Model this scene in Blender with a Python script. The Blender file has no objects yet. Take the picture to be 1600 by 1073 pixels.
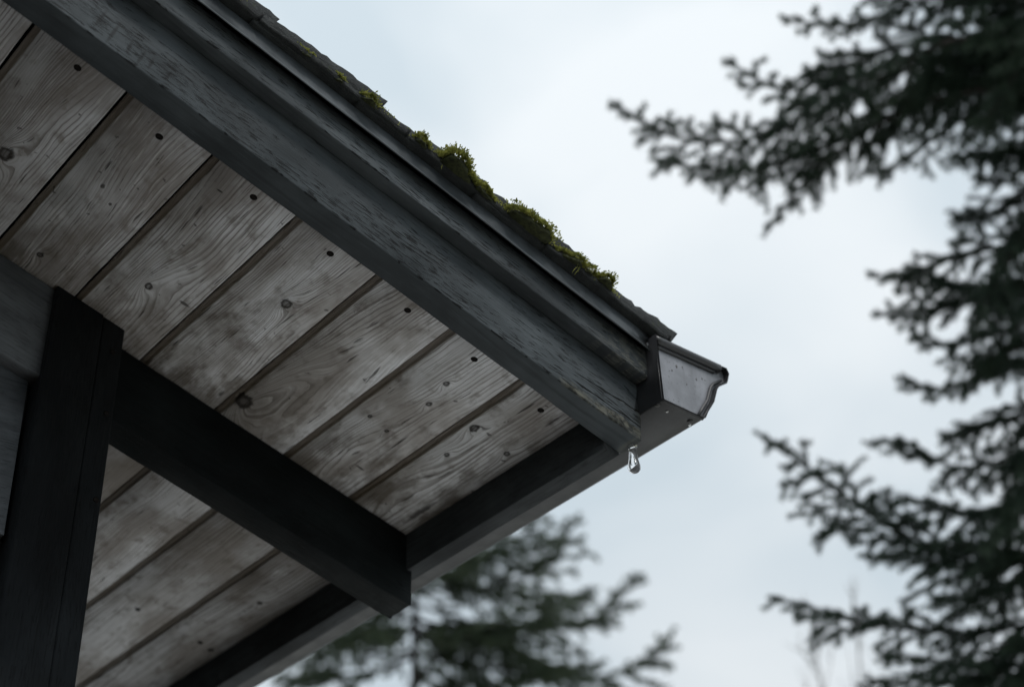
import bpy, math, random
import numpy as np
from mathutils import Matrix, Vector
random.seed(7)
rng = np.random.default_rng(11)
SC = bpy.context.scene
COL = SC.collection

# ------------------------------------------------------------------ camera
PZ = 2.95                                   # height of the lower rake corner above the ground
CAM = np.array([-1.57167, -1.44455, PZ - 1.30120])
VIEW = np.array([[0.76245401, -0.64593842, -0.03778162],
                 [0.35204029, 0.46311753, -0.8133817],
                 [0.54289182, 0.60686548, 0.58050216]])
FPX = 2334.92
cd = bpy.data.cameras.new('camera'); cam = bpy.data.objects.new('camera', cd); COL.objects.link(cam)
m = Matrix.Identity(4)
for i in range(3):
    m[i][0] = VIEW[0][i]; m[i][1] = -VIEW[1][i]; m[i][2] = -VIEW[2][i]; m[i][3] = CAM[i]
cam.matrix_world = m
cd.sensor_width = 36; cd.lens = 36 * FPX / 1600; cd.clip_start = .05; cd.clip_end = 2000
cd.dof.use_dof = True; cd.dof.focus_distance = 2.38; cd.dof.aperture_fstop = 2.45
SC.camera = cam

# ------------------------------------------------------------------ world, sun, exposure
SUN_EL, SUN_AZ = math.radians(55), math.radians(190)       # azimuth measured from +Y clockwise
w = bpy.data.worlds.new('World'); SC.world = w; w.use_nodes = True
nt = w.node_tree; nt.nodes.clear()
def wn(t, **k):
    n = nt.nodes.new(t)
    for a, b in k.items(): setattr(n, a, b)
    return n
sky = wn('ShaderNodeTexSky', sky_type='NISHITA', sun_disc=False, sun_elevation=SUN_EL, sun_rotation=SUN_AZ)
bg1 = wn('ShaderNodeBackground'); bg1.inputs[1].default_value = .05
nt.links.new(sky.outputs[0], bg1.inputs[0])
tc = wn('ShaderNodeTexCoord')
mp = wn('ShaderNodeMapping'); mp.inputs['Scale'].default_value = (1, 1, 1.6); mp.inputs['Location'].default_value = (2.3, .4, .9)
nz = wn('ShaderNodeTexNoise'); nz.inputs['Scale'].default_value = 4.2; nz.inputs['Detail'].default_value = 4.0; nz.inputs['Roughness'].default_value = .42; nz.inputs['Distortion'].default_value = .35
nt.links.new(tc.outputs['Generated'], mp.inputs[0]); nt.links.new(mp.outputs[0], nz.inputs['Vector'])
cr = wn('ShaderNodeValToRGB')
cr.color_ramp.elements[0].position = .36; cr.color_ramp.elements[0].color = (.480, .552, .602, 1)
cr.color_ramp.elements[1].position = .64; cr.color_ramp.elements[1].color = (.655, .695, .722, 1)
nt.links.new(nz.outputs['Fac'], cr.inputs[0])
bg2 = wn('ShaderNodeBackground')
sepw = wn('ShaderNodeSeparateXYZ'); nt.links.new(tc.outputs['Generated'], sepw.inputs[0])   # an overcast sky is brighter overhead
grd = wn('ShaderNodeMapRange'); grd.inputs[1].default_value = 0; grd.inputs[2].default_value = 1; grd.inputs[3].default_value = .80; grd.inputs[4].default_value = 1.22
nt.links.new(sepw.outputs[2], grd.inputs[0]); nt.links.new(grd.outputs[0], bg2.inputs[1])
nt.links.new(cr.outputs[0], bg2.inputs[0])
mx = wn('ShaderNodeMixShader'); mx.inputs[0].default_value = .94
out = wn('ShaderNodeOutputWorld')
nt.links.new(bg1.outputs[0], mx.inputs[1]); nt.links.new(bg2.outputs[0], mx.inputs[2]); nt.links.new(mx.outputs[0], out.inputs[0])
sd = bpy.data.lights.new('sun', 'SUN'); sd.energy = 1.5; sd.angle = math.radians(15); sd.color = (1, .97, .93)
so = bpy.data.objects.new('sun', sd); COL.objects.link(so)
sdir = Vector((math.sin(SUN_AZ) * math.cos(SUN_EL), math.cos(SUN_AZ) * math.cos(SUN_EL), math.sin(SUN_EL)))
so.rotation_euler = sdir.to_track_quat('Z', 'Y').to_euler(); so.location = (0, -5, 12)
SC.view_settings.view_transform = 'Standard'; SC.view_settings.look = 'None'
SC.view_settings.exposure = 0.40; SC.view_settings.gamma = 1.0; SC.view_settings.use_curve_mapping = False
SC.render.engine = 'CYCLES'
SC.cycles.use_denoising = True
SC.cycles.max_bounces = 8; SC.cycles.diffuse_bounces = 4; SC.cycles.transmission_bounces = 6

# ------------------------------------------------------------------ geometry of the place
TH = 0.26514145                                            # roof pitch
RV = np.array([math.cos(TH), 0, -math.sin(TH)]); NV = np.array([math.sin(TH), 0, math.cos(TH)])
YV = np.array([0, 1., 0]); P0 = np.array([0, 0, PZ])
def ray(u, v): return VIEW.T @ np.array([(u - 800) / FPX, (v - 536) / FPX, 1.0])
def on_plane(u, v, n, pt):                                 # the point where a line of sight meets a plane of the place
    r = ray(u, v); return CAM + r * ((pt - CAM) @ n) / (r @ n)
def at_dist(u, v, d): return CAM + ray(u, v) * d / np.linalg.norm(ray(u, v))
NS = .060                                                  # soffit plane above the barge bottom
def soffit(u, v):
    q = on_plane(u, v, NV, P0 + NV * NS) - P0; return q @ RV, q[1]
def roofpt(r, y, n): return P0 + RV * r + YV * y + NV * n

# ------------------------------------------------------------------ material helpers
class NT:
    def __init__(s, name):
        s.m = bpy.data.materials.new(name); s.m.use_nodes = True; s.t = s.m.node_tree; s.t.nodes.clear()
        s.out = s.n('ShaderNodeOutputMaterial'); s.b = s.n('ShaderNodeBsdfPrincipled'); s.l(s.b.outputs[0], s.out.inputs[0])
        tc = s.n('ShaderNodeTexCoord'); s.co = tc.outputs['Object']
        sp = s.n('ShaderNodeSeparateXYZ'); s.l(s.co, sp.inputs[0]); s.x, s.y, s.z = sp.outputs
    def n(s, t, **k):
        q = s.t.nodes.new(t)
        for a, b in k.items(): setattr(q, a, b)
        return q
    def l(s, a, b): s.t.links.new(a, b)
    def put(s, v, sock):
        if hasattr(v, 'is_linked') or hasattr(v, 'links'): s.l(v, sock)
        else: sock.default_value = v
    def ma(s, op, a, b=0.0, c=None, clamp=False):
        q = s.n('ShaderNodeMath', operation=op, use_clamp=clamp); s.put(a, q.inputs[0]); s.put(b, q.inputs[1])
        if c is not None: s.put(c, q.inputs[2])
        return q.outputs[0]
    def xyz(s, a, b, c):
        q = s.n('ShaderNodeCombineXYZ'); s.put(a, q.inputs[0]); s.put(b, q.inputs[1]); s.put(c, q.inputs[2]); return q.outputs[0]
    def noise(s, vec, scale=1.0, detail=2.0, rough=.5, dist=0.0):
        q = s.n('ShaderNodeTexNoise'); s.l(vec, q.inputs['Vector']); q.inputs['Scale'].default_value = scale
        q.inputs['Detail'].default_value = detail; q.inputs['Roughness'].default_value = rough; q.inputs['Distortion'].default_value = dist
        return q.outputs['Fac']
    def ramp(s, v, lo, hi, a=0.0, b=1.0, smooth=True):
        q = s.n('ShaderNodeMapRange', interpolation_type='SMOOTHSTEP' if smooth else 'LINEAR'); q.clamp = True
        s.put(v, q.inputs[0])
        for i, x in enumerate((lo, hi, a, b)): s.put(x, q.inputs[i + 1])
        return q.outputs[0]
    def mix(s, f, a, b, mode='MIX'):
        q = s.n('ShaderNodeMix', data_type='RGBA', blend_type=mode); s.put(f, q.inputs[0])
        for v, k in ((a, 6), (b, 7)):
            if isinstance(v, tuple): q.inputs[k].default_value = v if len(v) == 4 else v + (1,)
            else: s.l(v, q.inputs[k])
        return q.outputs[2]
    def gauss(s, u, v, u0, v0, su, sv):
        a = s.ma('MULTIPLY', s.ma('SUBTRACT', u, u0), 1 / su); b = s.ma('MULTIPLY', s.ma('SUBTRACT', v, v0), 1 / sv)
        r2 = s.ma('ADD', s.ma('MULTIPLY', a, a), s.ma('MULTIPLY', b, b))
        return s.ma('EXPONENT', s.ma('MULTIPLY', r2, -1.0)), r2
    def bump(s, h, dist=.001, strength=1.0, normal=None):
        q = s.n('ShaderNodeBump'); q.inputs['Strength'].default_value = strength; q.inputs['Distance'].default_value = dist
        s.l(h, q.inputs['Height'])
        if normal is not None: s.l(normal, q.inputs['Normal'])
        return q.outputs[0]
    def fin(s, col, rough=.6, normal=None, spec=None, metal=None):
        s.put(col if not isinstance(col, tuple) else col + (1,) if len(col) == 3 else col, s.b.inputs['Base Color'])
        s.put(rough, s.b.inputs['Roughness'])
        if normal is not None: s.l(normal, s.b.inputs['Normal'])
        if spec is not None: s.put(spec, s.b.inputs['Specular IOR Level'])
        if metal is not None: s.b.inputs['Metallic'].default_value = metal
        return s.m

def plank_wood(name, seed, knots=(), arches=(), tint=1.0, brown=.5, lines=1.0, dirty=(.30, .75), scars=(), freq=1.0):
    """weathered bare softwood: growth rings cut lengthwise (u along, v across), knots bend them; grime near the wall"""
    s = NT(name); u, v = s.y, s.x
    sx = seed * 3.17
    lowv = s.xyz(s.ma('MULTIPLY', v, 5.0), s.ma('MULTIPLY', u, 1.3), sx)
    w1 = s.ma('MULTIPLY', s.ma('SUBTRACT', s.noise(lowv, 1, 2, .5), .5), .085)
    w2 = s.ma('MULTIPLY', s.ma('SUBTRACT', s.noise(s.xyz(s.ma('MULTIPLY', v, 26.0), s.ma('MULTIPLY', u, 7.0), sx + 5), 1, 3, .55), .5), .010)
    F = s.ma('ADD', v, s.ma('ADD', w1, w2))
    for (u0, v0, su, sv, A) in arches:
        g, _ = s.gauss(u, v, u0, v0, su, sv); F = s.ma('MULTIPLY_ADD', g, A, F)
    kd = None
    for (u0, v0, r, A) in knots:
        g, r2 = s.gauss(u, v, u0, v0, r * 3.2, r * 1.35); F = s.ma('MULTIPLY_ADD', g, A, F)
        # the knot itself: dark rim, paler heart
        wob = s.ma('MULTIPLY', s.ma('SUBTRACT', s.noise(s.xyz(v, u, sx), 120, 2), .5), .9)
        g2, q2 = s.gauss(u, v, u0, v0, r * 1.15, r * .85)
        q = s.ma('ADD', s.ma('SQRT', q2), wob)
        k1 = s.ramp(q, 1.25, .75, 0, 1)
        k2 = s.ramp(q, .70, .30, 0, .30)
        k = s.ma('SUBTRACT', k1, k2)
        kd = k if kd is None else s.ma('MAXIMUM', kd, k)
    for (u0, v0, su, sv) in scars:                          # gouges across or along the grain
        _, q2 = s.gauss(u, v, u0, v0, su, sv)
        q = s.ma('ADD', s.ma('SQRT', q2), s.ma('MULTIPLY', s.ma('SUBTRACT', s.noise(s.xyz(v, u, sx), 90, 2), .5), 1.1))
        k = s.ramp(q, 1.2, .4, 0, .85); kd = k if kd is None else s.ma('MAXIMUM', kd, k)
    ringf = s.ma('MULTIPLY', F, 400.0 * freq)
    n1 = s.noise(s.xyz(ringf, s.ma('MULTIPLY', u, 1.6), sx), .55, 2.5, .6)         # irregular ring spacing
    saw = s.ma('FRACT', s.ma('MULTIPLY_ADD', n1, 1.6, s.ma('MULTIPLY', ringf, .42)))
    late = s.ma('MULTIPLY', s.ramp(saw, .45, .93), s.ramp(saw, 1.0, .96, 0, 1))
    vis = s.ramp(s.noise(s.xyz(s.ma('MULTIPLY', v, 17.0), s.ma('MULTIPLY', u, 5.0), sx + 9), 1, 3), .36, .58, .22, 1.0)
    late = s.ma('MULTIPLY', late, vis)
    strk = s.ramp(s.noise(s.xyz(s.ma('MULTIPLY', F, 38.0), s.ma('MULTIPLY', u, 2.2), sx + 41), 1, 3, .6), .40, .70)
    fib = s.noise(s.xyz(s.ma('MULTIPLY', F, 900.0), s.ma('MULTIPLY', u, 16.0), sx), 1, 3, .6)
    fib2 = s.noise(s.xyz(s.ma('MULTIPLY', F, 300.0), s.ma('MULTIPLY', u, 9.0), sx + 3), 1, 2, .6)
    crk = s.ramp(s.noise(s.xyz(s.ma('MULTIPLY', F, 210.0), s.ma('MULTIPLY', u, 11.0), sx + 7), 1, 2, .5), .665, .74)
    blo = s.noise(s.xyz(s.ma('MULTIPLY', v, 9.0), s.ma('MULTIPLY', u, 4.5), sx + 13), 1, 4, .58)
    blo2 = s.noise(s.xyz(s.ma('MULTIPLY', v, 34.0), s.ma('MULTIPLY', u, 20.0), sx + 17), 1, 4, .6)
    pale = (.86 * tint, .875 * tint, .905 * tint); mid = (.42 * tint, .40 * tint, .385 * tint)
    c = s.mix(s.ramp(blo, .38, .62), mid, pale)
    c = s.mix(s.ma('MULTIPLY', s.ramp(blo2, .52, .72), .7), c, (.17, .15, .13))
    c = s.mix(s.ma('MULTIPLY', late, .74 * lines), c, (.12, .105, .092))
    c = s.mix(s.ma('MULTIPLY', strk, .25), c, (.25, .225, .205))
    c = s.mix(s.ramp(fib, .34, .70, .0, .34), c, (.24, .22, .20))
    c = s.mix(s.ramp(fib2, .52, .8, .0, .35), c, (.90, .90, .90))
    c = s.mix(s.ma('MULTIPLY', crk, .75), c, (.03, .026, .022))
    # grime that creeps from the wall end and from the tongue side of the board
    dn = s.noise(s.xyz(s.ma('MULTIPLY', v, 20.0), s.ma('MULTIPLY', u, 9.0), sx + 23), 1, 4, .62)
    d = s.ramp(s.ma('ADD', u, s.ma('MULTIPLY', s.ma('SUBTRACT', dn, .5), 1.7)), dirty[0] + .06, dirty[1] - .05, 0, .62)
    if dirty[1] < 1.5: d = s.ma('MULTIPLY', d, s.ramp(u, 1.3, .8, .35, 1))
    c = s.mix(s.ma('MULTIPLY', d, brown * 1.9, clamp=True), c, (.10, .080, .058), 'MIX')
    # moss-brown tongue left of the face
    c = s.mix(s.ma('MULTIPLY', s.ramp(v, .0155, .0135), .8), c, (.24, .205, .165))
    spots = s.ramp(s.noise(s.xyz(v, u, sx + 31), 62, 2, .5), .70, .77)
    c = s.mix(s.ma('MULTIPLY', spots, .7), c, (.035, .03, .026))
    if kd is not None: c = s.mix(s.ma('MULTIPLY', kd, .93), c, (.022, .018, .015))
    h = s.ma('ADD', s.ma('MULTIPLY', late, -.7), s.ma('MULTIPLY', fib, .5))
    h = s.ma('ADD', h, s.ma('MULTIPLY', crk, -1.4))
    if kd is not None: h = s.ma('SUBTRACT', h, s.ma('MULTIPLY', kd, 1.5))
    return s.fin(c, .82, s.bump(h, .0012, .8), .25)

def painted_wood(name, base, along='x', cracks=.7, seed=1.0, wear=None, ticks=None, spec=.12, scale=1.0, face=None, bumpd=.0012, rough=.62):
    """old opaque stain on fir: raised grain, short black checks along the grain, faded patches"""
    s = NT(name)
    a, b, c3 = {'x': (s.x, s.z, s.y), 'y': (s.y, s.x, s.z), 'z': (s.z, s.x, s.y)}[along]
    bb = s.ma('ADD', b, s.ma('MULTIPLY', c3, .73))
    warp = s.ma('MULTIPLY', s.ma('SUBTRACT', s.noise(s.xyz(s.ma('MULTIPLY', a, 1.6), s.ma('MULTIPLY', bb, 6.0), seed), 1, 2), .5), .045)
    F = s.ma('ADD', bb, warp)
    chk = s.noise(s.xyz(s.ma('MULTIPLY', a, 34.0 * scale), s.ma('MULTIPLY', F, 360.0 * scale), seed + 3), 1, 2, .55)
    msk = s.noise(s.xyz(s.ma('MULTIPLY', a, 5.0), s.ma('MULTIPLY', bb, 16.0), seed + 6), 1, 3, .55)
    if face == 0.0: msk = s.ma('ADD', msk, s.ramp(b, .10, .02, -.05, .12))
    thr = s.ramp(msk, .32, .66, .69, .535, smooth=False)
    ck = s.ramp(s.ma('SUBTRACT', chk, thr), -.01, .035)
    ck = s.ma('MULTIPLY', ck, cracks)
    if face is not None: ck = s.ma('MULTIPLY', ck, s.ramp(c3, face + .003, face + .0012))
    fine = s.noise(s.xyz(s.ma('MULTIPLY', a, 22.0), s.ma('MULTIPLY', F, 620.0), seed + 8), 1, 3, .6)
    ring = s.noise(s.xyz(s.ma('MULTIPLY', a, 3.0), s.ma('MULTIPLY', F, 170.0), seed + 10), 1, 2, .6)
    fade = s.noise(s.xyz(s.ma('MULTIPLY', a, 3.2), s.ma('MULTIPLY', bb, 7.0), seed + 12), 1, 4, .6)
    light = tuple(min(1, q * 1.55) for q in base); dark = tuple(q * .62 for q in base)
    c = s.mix(s.ramp(fade, .32, .7), dark, light)
    c = s.mix(s.ramp(ring, .45, .75, 0, .45), c, tuple(q * .5 for q in base))
    c = s.mix(s.ramp(fine, .55, .8, 0, .5), c, tuple(min(1, q * 2.0) for q in base))
    c = s.mix(s.ma('MULTIPLY', ck, .88), c, (.006, .006, .006))
    grit = s.noise(s.co, 900, 1, .5)
    h = s.ma('ADD', s.ma('MULTIPLY', fine, .5), s.ma('MULTIPLY', ring, .5)); h = s.ma('ADD', h, s.ma('MULTIPLY', ck, -1.6)); h = s.ma('ADD', h, s.ma('MULTIPLY', grit, .12))
    r = s.ramp(fine, .3, .7, rough - .08, rough + .1)
    if ticks:
        tk = None
        for (a0, b0, sa, sb, sl) in ticks:
            aa = s.ma('ADD', a, s.ma('MULTIPLY', s.ma('SUBTRACT', b, b0), sl))
            g, q2 = s.gauss(aa, b, a0, b0, sa, sb)
            q = s.ma('ADD', s.ma('SQRT', q2), s.ma('MULTIPLY', s.ma('SUBTRACT', fine, .5), .8))
            k = s.ramp(q, 1.4, .3, 0, .6); tk = k if tk is None else s.ma('MAXIMUM', tk, k)
        c = s.mix(tk, c, (.012, .012, .012))
    if wear:
        c, h, r = wear(s, a, b, c3, c, h, r, fine)
    return s.fin(c, r, s.bump(h, bumpd, .9), spec)

def metal_paint(name, col, rough=.38, dirt=.5, seed=0.0, spec=.5, metal=0.0):
    s = NT(name)
    n1 = s.noise(s.co, 14, 4, .6); n2 = s.noise(s.co, 160, 3, .6)
    c = s.mix(s.ramp(n1, .35, .7), tuple(q * .72 for q in col), tuple(q * 1.15 for q in col))
    c = s.mix(s.ma('MULTIPLY', s.ramp(n2, .62, .72), dirt), c, (.012, .012, .011))
    streak = s.noise(s.xyz(s.ma('MULTIPLY', s.x, 60.0), s.ma('MULTIPLY', s.y, 60.0), s.ma('MULTIPLY', s.z, 6.0)), 1, 3)
    c = s.mix(s.ma('MULTIPLY', s.ramp(streak, .5, .72), .35 * dirt), c, tuple(q * .35 for q in col))
    r = s.ramp(n1, .3, .7, rough - .06, rough + .14)
    return s.fin(c, r, s.bump(s.ma('ADD', s.ma('MULTIPLY', n1, .8), s.ma('MULTIPLY', n2, .15)), .0022, .5), spec, metal)

def thin(s, col, f):
    t = s.n('ShaderNodeBsdfTranslucent'); s.put(col, t.inputs[0]); mx_ = s.n('ShaderNodeMixShader'); mx_.inputs[0].default_value = f
    s.l(s.b.outputs[0], mx_.inputs[1]); s.l(t.outputs[0], mx_.inputs[2]); s.l(mx_.outputs[0], s.out.inputs[0])
def simple_noise_mat(name, a, b, scale, rough=.8, lo=.35, hi=.65, bd=0.0, spec=.3, trans=0.0):
    s = NT(name); n = s.noise(s.co, scale, 4, .6)
    c = s.mix(s.ramp(n, lo, hi), a, b)
    return s.fin(c, rough, s.bump(n, bd, .8) if bd else None, spec)

# ------------------------------------------------------------------ mesh helpers
def link(o, parent=None):
    COL.objects.link(o)
    if parent is not None: o.parent = parent
    return o
def mesh_np(name, verts, tris=None, quads=None, mats=(), smooth=False):
    me = bpy.data.meshes.new(name); verts = np.asarray(verts, float)
    nT = 0 if tris is None else len(tris); nQ = 0 if quads is None else len(quads)
    me.vertices.add(len(verts)); me.vertices.foreach_set('co', verts.ravel())
    li = np.concatenate([np.asarray(tris).ravel() if nT else np.zeros(0, int), np.asarray(quads).ravel() if nQ else np.zeros(0, int)]).astype(np.int32)
    me.loops.add(len(li)); me.loops.foreach_set('vertex_index', li)
    me.polygons.add(nT + nQ)
    st = np.concatenate([np.arange(nT) * 3, nT * 3 + np.arange(nQ) * 4]).astype(np.int32)
    me.polygons.foreach_set('loop_start', st)
    if smooth: me.polygons.foreach_set('use_smooth', np.ones(nT + nQ, bool))
    me.update(calc_edges=True); me.validate()
    for mm in mats: me.materials.append(mm)
    return me
def vnoise(t, seed, oct=3):
    t = np.asarray(t, float); o = np.zeros_like(t); a = 1.0; f = 1.0
    for k in range(oct):
        i = np.floor(t * f).astype(int); fr = t * f - i; fr = fr * fr * (3 - 2 * fr)
        h = lambda n: ((np.sin(n * 127.1 + seed * 311.7 + k * 74.7) * 43758.5453) % 1.0) * 2 - 1
        o += a * (h(i) * (1 - fr) + h(i + 1) * fr); a *= .5; f *= 2
    return o
def loft(rings, closed_ring=True, caps=True):
    """rings: (n, k, 3) -> verts, quads (+ fan caps)"""
    rings = np.asarray(rings); n, k, _ = rings.shape
    V = rings.reshape(-1, 3); q = []
    kk = k if closed_ring else k - 1
    i = np.arange(n - 1)[:, None]; j = np.arange(kk)[None, :]; j2 = (j + 1) % k
    Q = np.stack([i * k + j, i * k + j2, (i + 1) * k + j2, (i + 1) * k + j], -1).reshape(-1, 4)
    T = []
    if caps and closed_ring:
        c0 = rings[0].mean(0); c1 = rings[-1].mean(0); V = np.vstack([V, c0, c1]); a = n * k
        for jj in range(k):
            T.append((a, (jj + 1) % k, jj)); T.append((a + 1, (n - 1) * k + jj, (n - 1) * k + (jj + 1) % k))
    return V, (np.array(T) if T else None), Q
def board_mesh(name, prof, axis, L0, L1, nseg, mat, jit=.0006, freq=14, seed=0, end0=None, end1=None, smooth=False, edge=None, caps=True):
    """extrude a 2-D profile [(p, q)] along an axis with hand-made unevenness. axis 'x': (p,q)=(y,z); 'y': (x,z); 'z': (x,y)"""
    t = np.linspace(L0, L1, nseg + 1); k = len(prof); R = np.zeros((nseg + 1, k, 3))
    for j, (p, q) in enumerate(prof):
        jp = vnoise(t * freq, seed + j * 7.3) * jit; jq = vnoise(t * freq, seed + j * 3.1 + 50) * jit
        if edge and j in edge: jp = jp + np.minimum(0, 0) + vnoise(t * 9, seed + 99) * edge[j]
        P = p + jp; Q = q + jq; tt = t.copy()
        if end0 is not None: tt[0] = L0 + end0(p, q)
        if end1 is not None: tt[-1] = L1 + end1(p, q)
        if axis == 'x': R[:, j] = np.stack([tt, P, Q], 1)
        elif axis == 'y': R[:, j] = np.stack([P, tt, Q], 1)
        else: R[:, j] = np.stack([P, Q, tt], 1)
    V, T, Q = loft(R, caps=caps)
    me = mesh_np(name, V, T, Q, [mat], smooth)
    import bmesh
    bm = bmesh.new(); bm.from_mesh(me); bmesh.ops.recalc_face_normals(bm, faces=bm.faces); bm.to_mesh(me); bm.free()
    return me
def rr(p0, q0, p1, q1, b=.002):
    return [(p0 + b, q0), (p1 - b, q0), (p1 - b * .3, q0 + b * .3), (p1, q0 + b), (p1, q1 - b), (p1 - b, q1), (p0 + b, q1), (p0, q1 - b), (p0, q0 + b), (p0 + b * .3, q0 + b * .3)]

def tag(o, label=None, cat=None, group=None, kind=None):
    if label: o['label'] = label
    if cat: o['category'] = cat
    if group: o['group'] = group
    if kind: o['kind'] = kind
    return o
def thing(name, loc, label, cat, group=None):
    o = bpy.data.objects.new(name, None); o.empty_display_size = .1; o.location = loc; link(o); return tag(o, label, cat, group)
HOUSE_BASE = np.array([-.75, .62, 0.0])
house = thing('house', tuple(HOUSE_BASE), 'dark grey timber house corner with plank soffit, mossy shingles and a gutter', 'house')
def part(name, me, loc=(0, 0, 0), rot=(0, 0, 0), parent=None, base=None):
    """a part of the house; loc is in world space"""
    o = bpy.data.objects.new(name, me); base = HOUSE_BASE if base is None else base
    o.location = tuple(np.array(loc) - base); o.rotation_euler = rot
    return link(o, house if parent is None else parent)
ROT = (0, TH, 0)
def sub(name, me, parent, loc=(0, 0, 0), rot=(0, 0, 0), scale=(1, 1, 1)):
    o = bpy.data.objects.new(name, me); o.location = loc; o.rotation_euler = rot; o.scale = scale; return link(o, parent)

# ------------------------------------------------------------------ ground and added bounce sheets
gm = NT('ground_grass'); n1 = gm.noise(gm.co, 3, 5, .6); n2 = gm.noise(gm.co, 60, 3)
c = gm.mix(gm.ramp(n1, .3, .7), (.07, .075, .04), (.13, .125, .08)); c = gm.mix(gm.ramp(n2, .4, .7, 0, .5), c, (.05, .05, .03))
gmat = gm.fin(c, .9, gm.bump(n2, .02, .6))
gv = NT('bounce_gravel'); n1 = gv.noise(gv.co, 40, 4, .6); vo = gv.n('ShaderNodeTexVoronoi'); gv.l(gv.co, vo.inputs['Vector']); vo.inputs['Scale'].default_value = 45
c = gv.mix(n1, (.50, .495, .48), (.68, .675, .65)); gvm = gv.fin(c, .9, gv.bump(vo.outputs['Distance'], .01, .7))
def sheet(name, x0, y0, x1, y1, z, mat, n=1, amp=0):
    xs = np.linspace(x0, x1, n + 1); ys = np.linspace(y0, y1, n + 1); X, Yy = np.meshgrid(xs, ys)
    V = np.stack([X.ravel(), Yy.ravel(), np.full(X.size, z)], 1)
    i = np.arange(n)[:, None]; j = np.arange(n)[None, :]
    Q = np.stack([i * (n + 1) + j, i * (n + 1) + j + 1, (i + 1) * (n + 1) + j + 1, (i + 1) * (n + 1) + j], -1).reshape(-1, 4)
    o = bpy.data.objects.new(name, mesh_np(name, V, None, Q, [mat])); link(o); o['kind'] = 'structure'; return o
sheet('ground', -900, -900, 900, 900, 0, gmat, 24)
sheet('bounce_gravel_sheet', -.25, -7.5, 9.5, 11.5, .012, gvm, 2)  # unseen pale sheet, added to throw light up onto the soffit
sheet('bounce_cut_bed', -9.4, -5.2, -.35, .60, .03, simple_noise_mat('bounce_cut_mulch', (.030, .022, .016), (.075, .055, .040), 30, .9, bd=.02), 2)  # unseen dark sheet, added to cut the bounce light on the left

# ------------------------------------------------------------------ house: materials
BARGE = (.056, .065, .071)
def edge_wear(s, a, b, c3, c, h, r, fine):
    # lichen-stained bare edge at the low end of the barge
    n = s.noise(s.xyz(s.ma('MULTIPLY', a, 14.0), s.ma('MULTIPLY', b, 90.0), 4.0), 1, 3, .6)
    n2 = s.noise(s.xyz(s.ma('MULTIPLY', a, 60.0), s.ma('MULTIPLY', b, 60.0), 2.0), 1, 3, .6)
    wid = s.ramp(a, -.23, -.02, .002, .024, smooth=False)
    e1 = s.ramp(s.ma('SUBTRACT', s.ma('SUBTRACT', b, wid), s.ma('MULTIPLY', s.ma('SUBTRACT', n, .5), .03)), .004, -.003)
    e1 = s.ma('MULTIPLY', s.ma('MULTIPLY', e1, s.ramp(a, -.21, -.16)), s.ramp(c3, .0045, .001))
    e2 = s.ramp(s.ma('ADD', a, s.ma('MULTIPLY', s.ma('SUBTRACT', n2, .5), .03)), -.020, .002)
    e2 = s.ma('MULTIPLY', e2, s.ramp(b, .13, .08, .3, 1))
    e = s.ma('MAXIMUM', e1, s.ma('MULTIPLY', e2, .8), clamp=True)
    lich = s.mix(s.ramp(n2, .4, .62), (.032, .033, .028), (.135, .132, .108))
    c = s.mix(s.ma('MULTIPLY', e, s.ramp(fine, .35, .6, .35, 1)), c, lich)
    blk = s.ramp(s.noise(s.xyz(s.ma('MULTIPLY', a, 30.0), s.ma('MULTIPLY', b, 70.0), 9.0), 1, 2, .6), .60, .68)
    blk = s.ma('MULTIPLY', blk, s.ramp(a, -.10, -.01))
    c = s.mix(s.ma('MULTIPLY', blk, .85), c, (.008, .008, .007))
    # two long splits near the end
    for (b0, sl) in ((.060, .12), (.030, .05)):
        ln = s.ma('ADD', s.ma('SUBTRACT', b, b0), s.ma('MULTIPLY', a, -sl))
        ln = s.ma('ADD', ln, s.ma('MULTIPLY', s.ma('SUBTRACT', n, .5), .012))
        k = s.ma('MULTIPLY', s.ramp(s.ma('ABSOLUTE', ln), .0016, .0004), s.ramp(a, -.17, -.14))
        c = s.mix(k, c, (.004, .004, .004)); h = s.ma('SUBTRACT', h, s.ma('MULTIPLY', k, 3.0))
    h = s.ma('SUBTRACT', h, s.ma('MULTIPLY', blk, 1.2)); h = s.ma('ADD', h, s.ma('MULTIPLY', e, -.4))
    return c, h, r
ticks = []
for (u0, v0, u1, v1) in ((166, 18, 148, 40), (187, 38, 166, 66), (207, 65, 198, 82), (228, 80, 214, 98), (240, 92, 232, 106), (268, 112, 258, 124)):
    pa = on_plane(u0, v0, YV, P0) - P0; pb = on_plane(u1, v1, YV, P0) - P0
    a0, b0, a1, b1 = pa @ RV, pa @ NV, pb @ RV, pb @ NV
    ticks.append(((a0 + a1) / 2, (b0 + b1) / 2, .0030, abs(b0 - b1) / 2 + .001, -(a0 - a1) / (b0 - b1)))
m_barge = painted_wood('charcoal_stained_fir', BARGE, 'x', .9, 2.0, edge_wear, ticks, bumpd=.0012, face=0.0)
def trim_wear(s, a, b, c3, c, h, r, fine):
    n2 = s.noise(s.xyz(s.ma('MULTIPLY', a, 40.0), s.ma('MULTIPLY', b, 80.0), 2.0), 1, 3, .65)
    e = s.ma('MULTIPLY', s.ramp(a, -.20, -.05), s.ramp(n2, .44, .56))
    col = s.mix(s.ramp(fine, .4, .6), (.035, .037, .033), (.17, .175, .16))
    c = s.mix(s.ma('MULTIPLY', e, .75), c, col)
    return c, s.ma('SUBTRACT', h, s.ma('MULTIPLY', e, .8)), r
m_trim = painted_wood('charcoal_stained_trim', (.064, .073, .079), 'x', .95, 9.0, trim_wear, face=-.028)
m_beam = painted_wood('dark_stained_beam', (.0092, .0115, .0122), 'x', .6, 5.0, spec=.07, bumpd=.0007)
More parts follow.
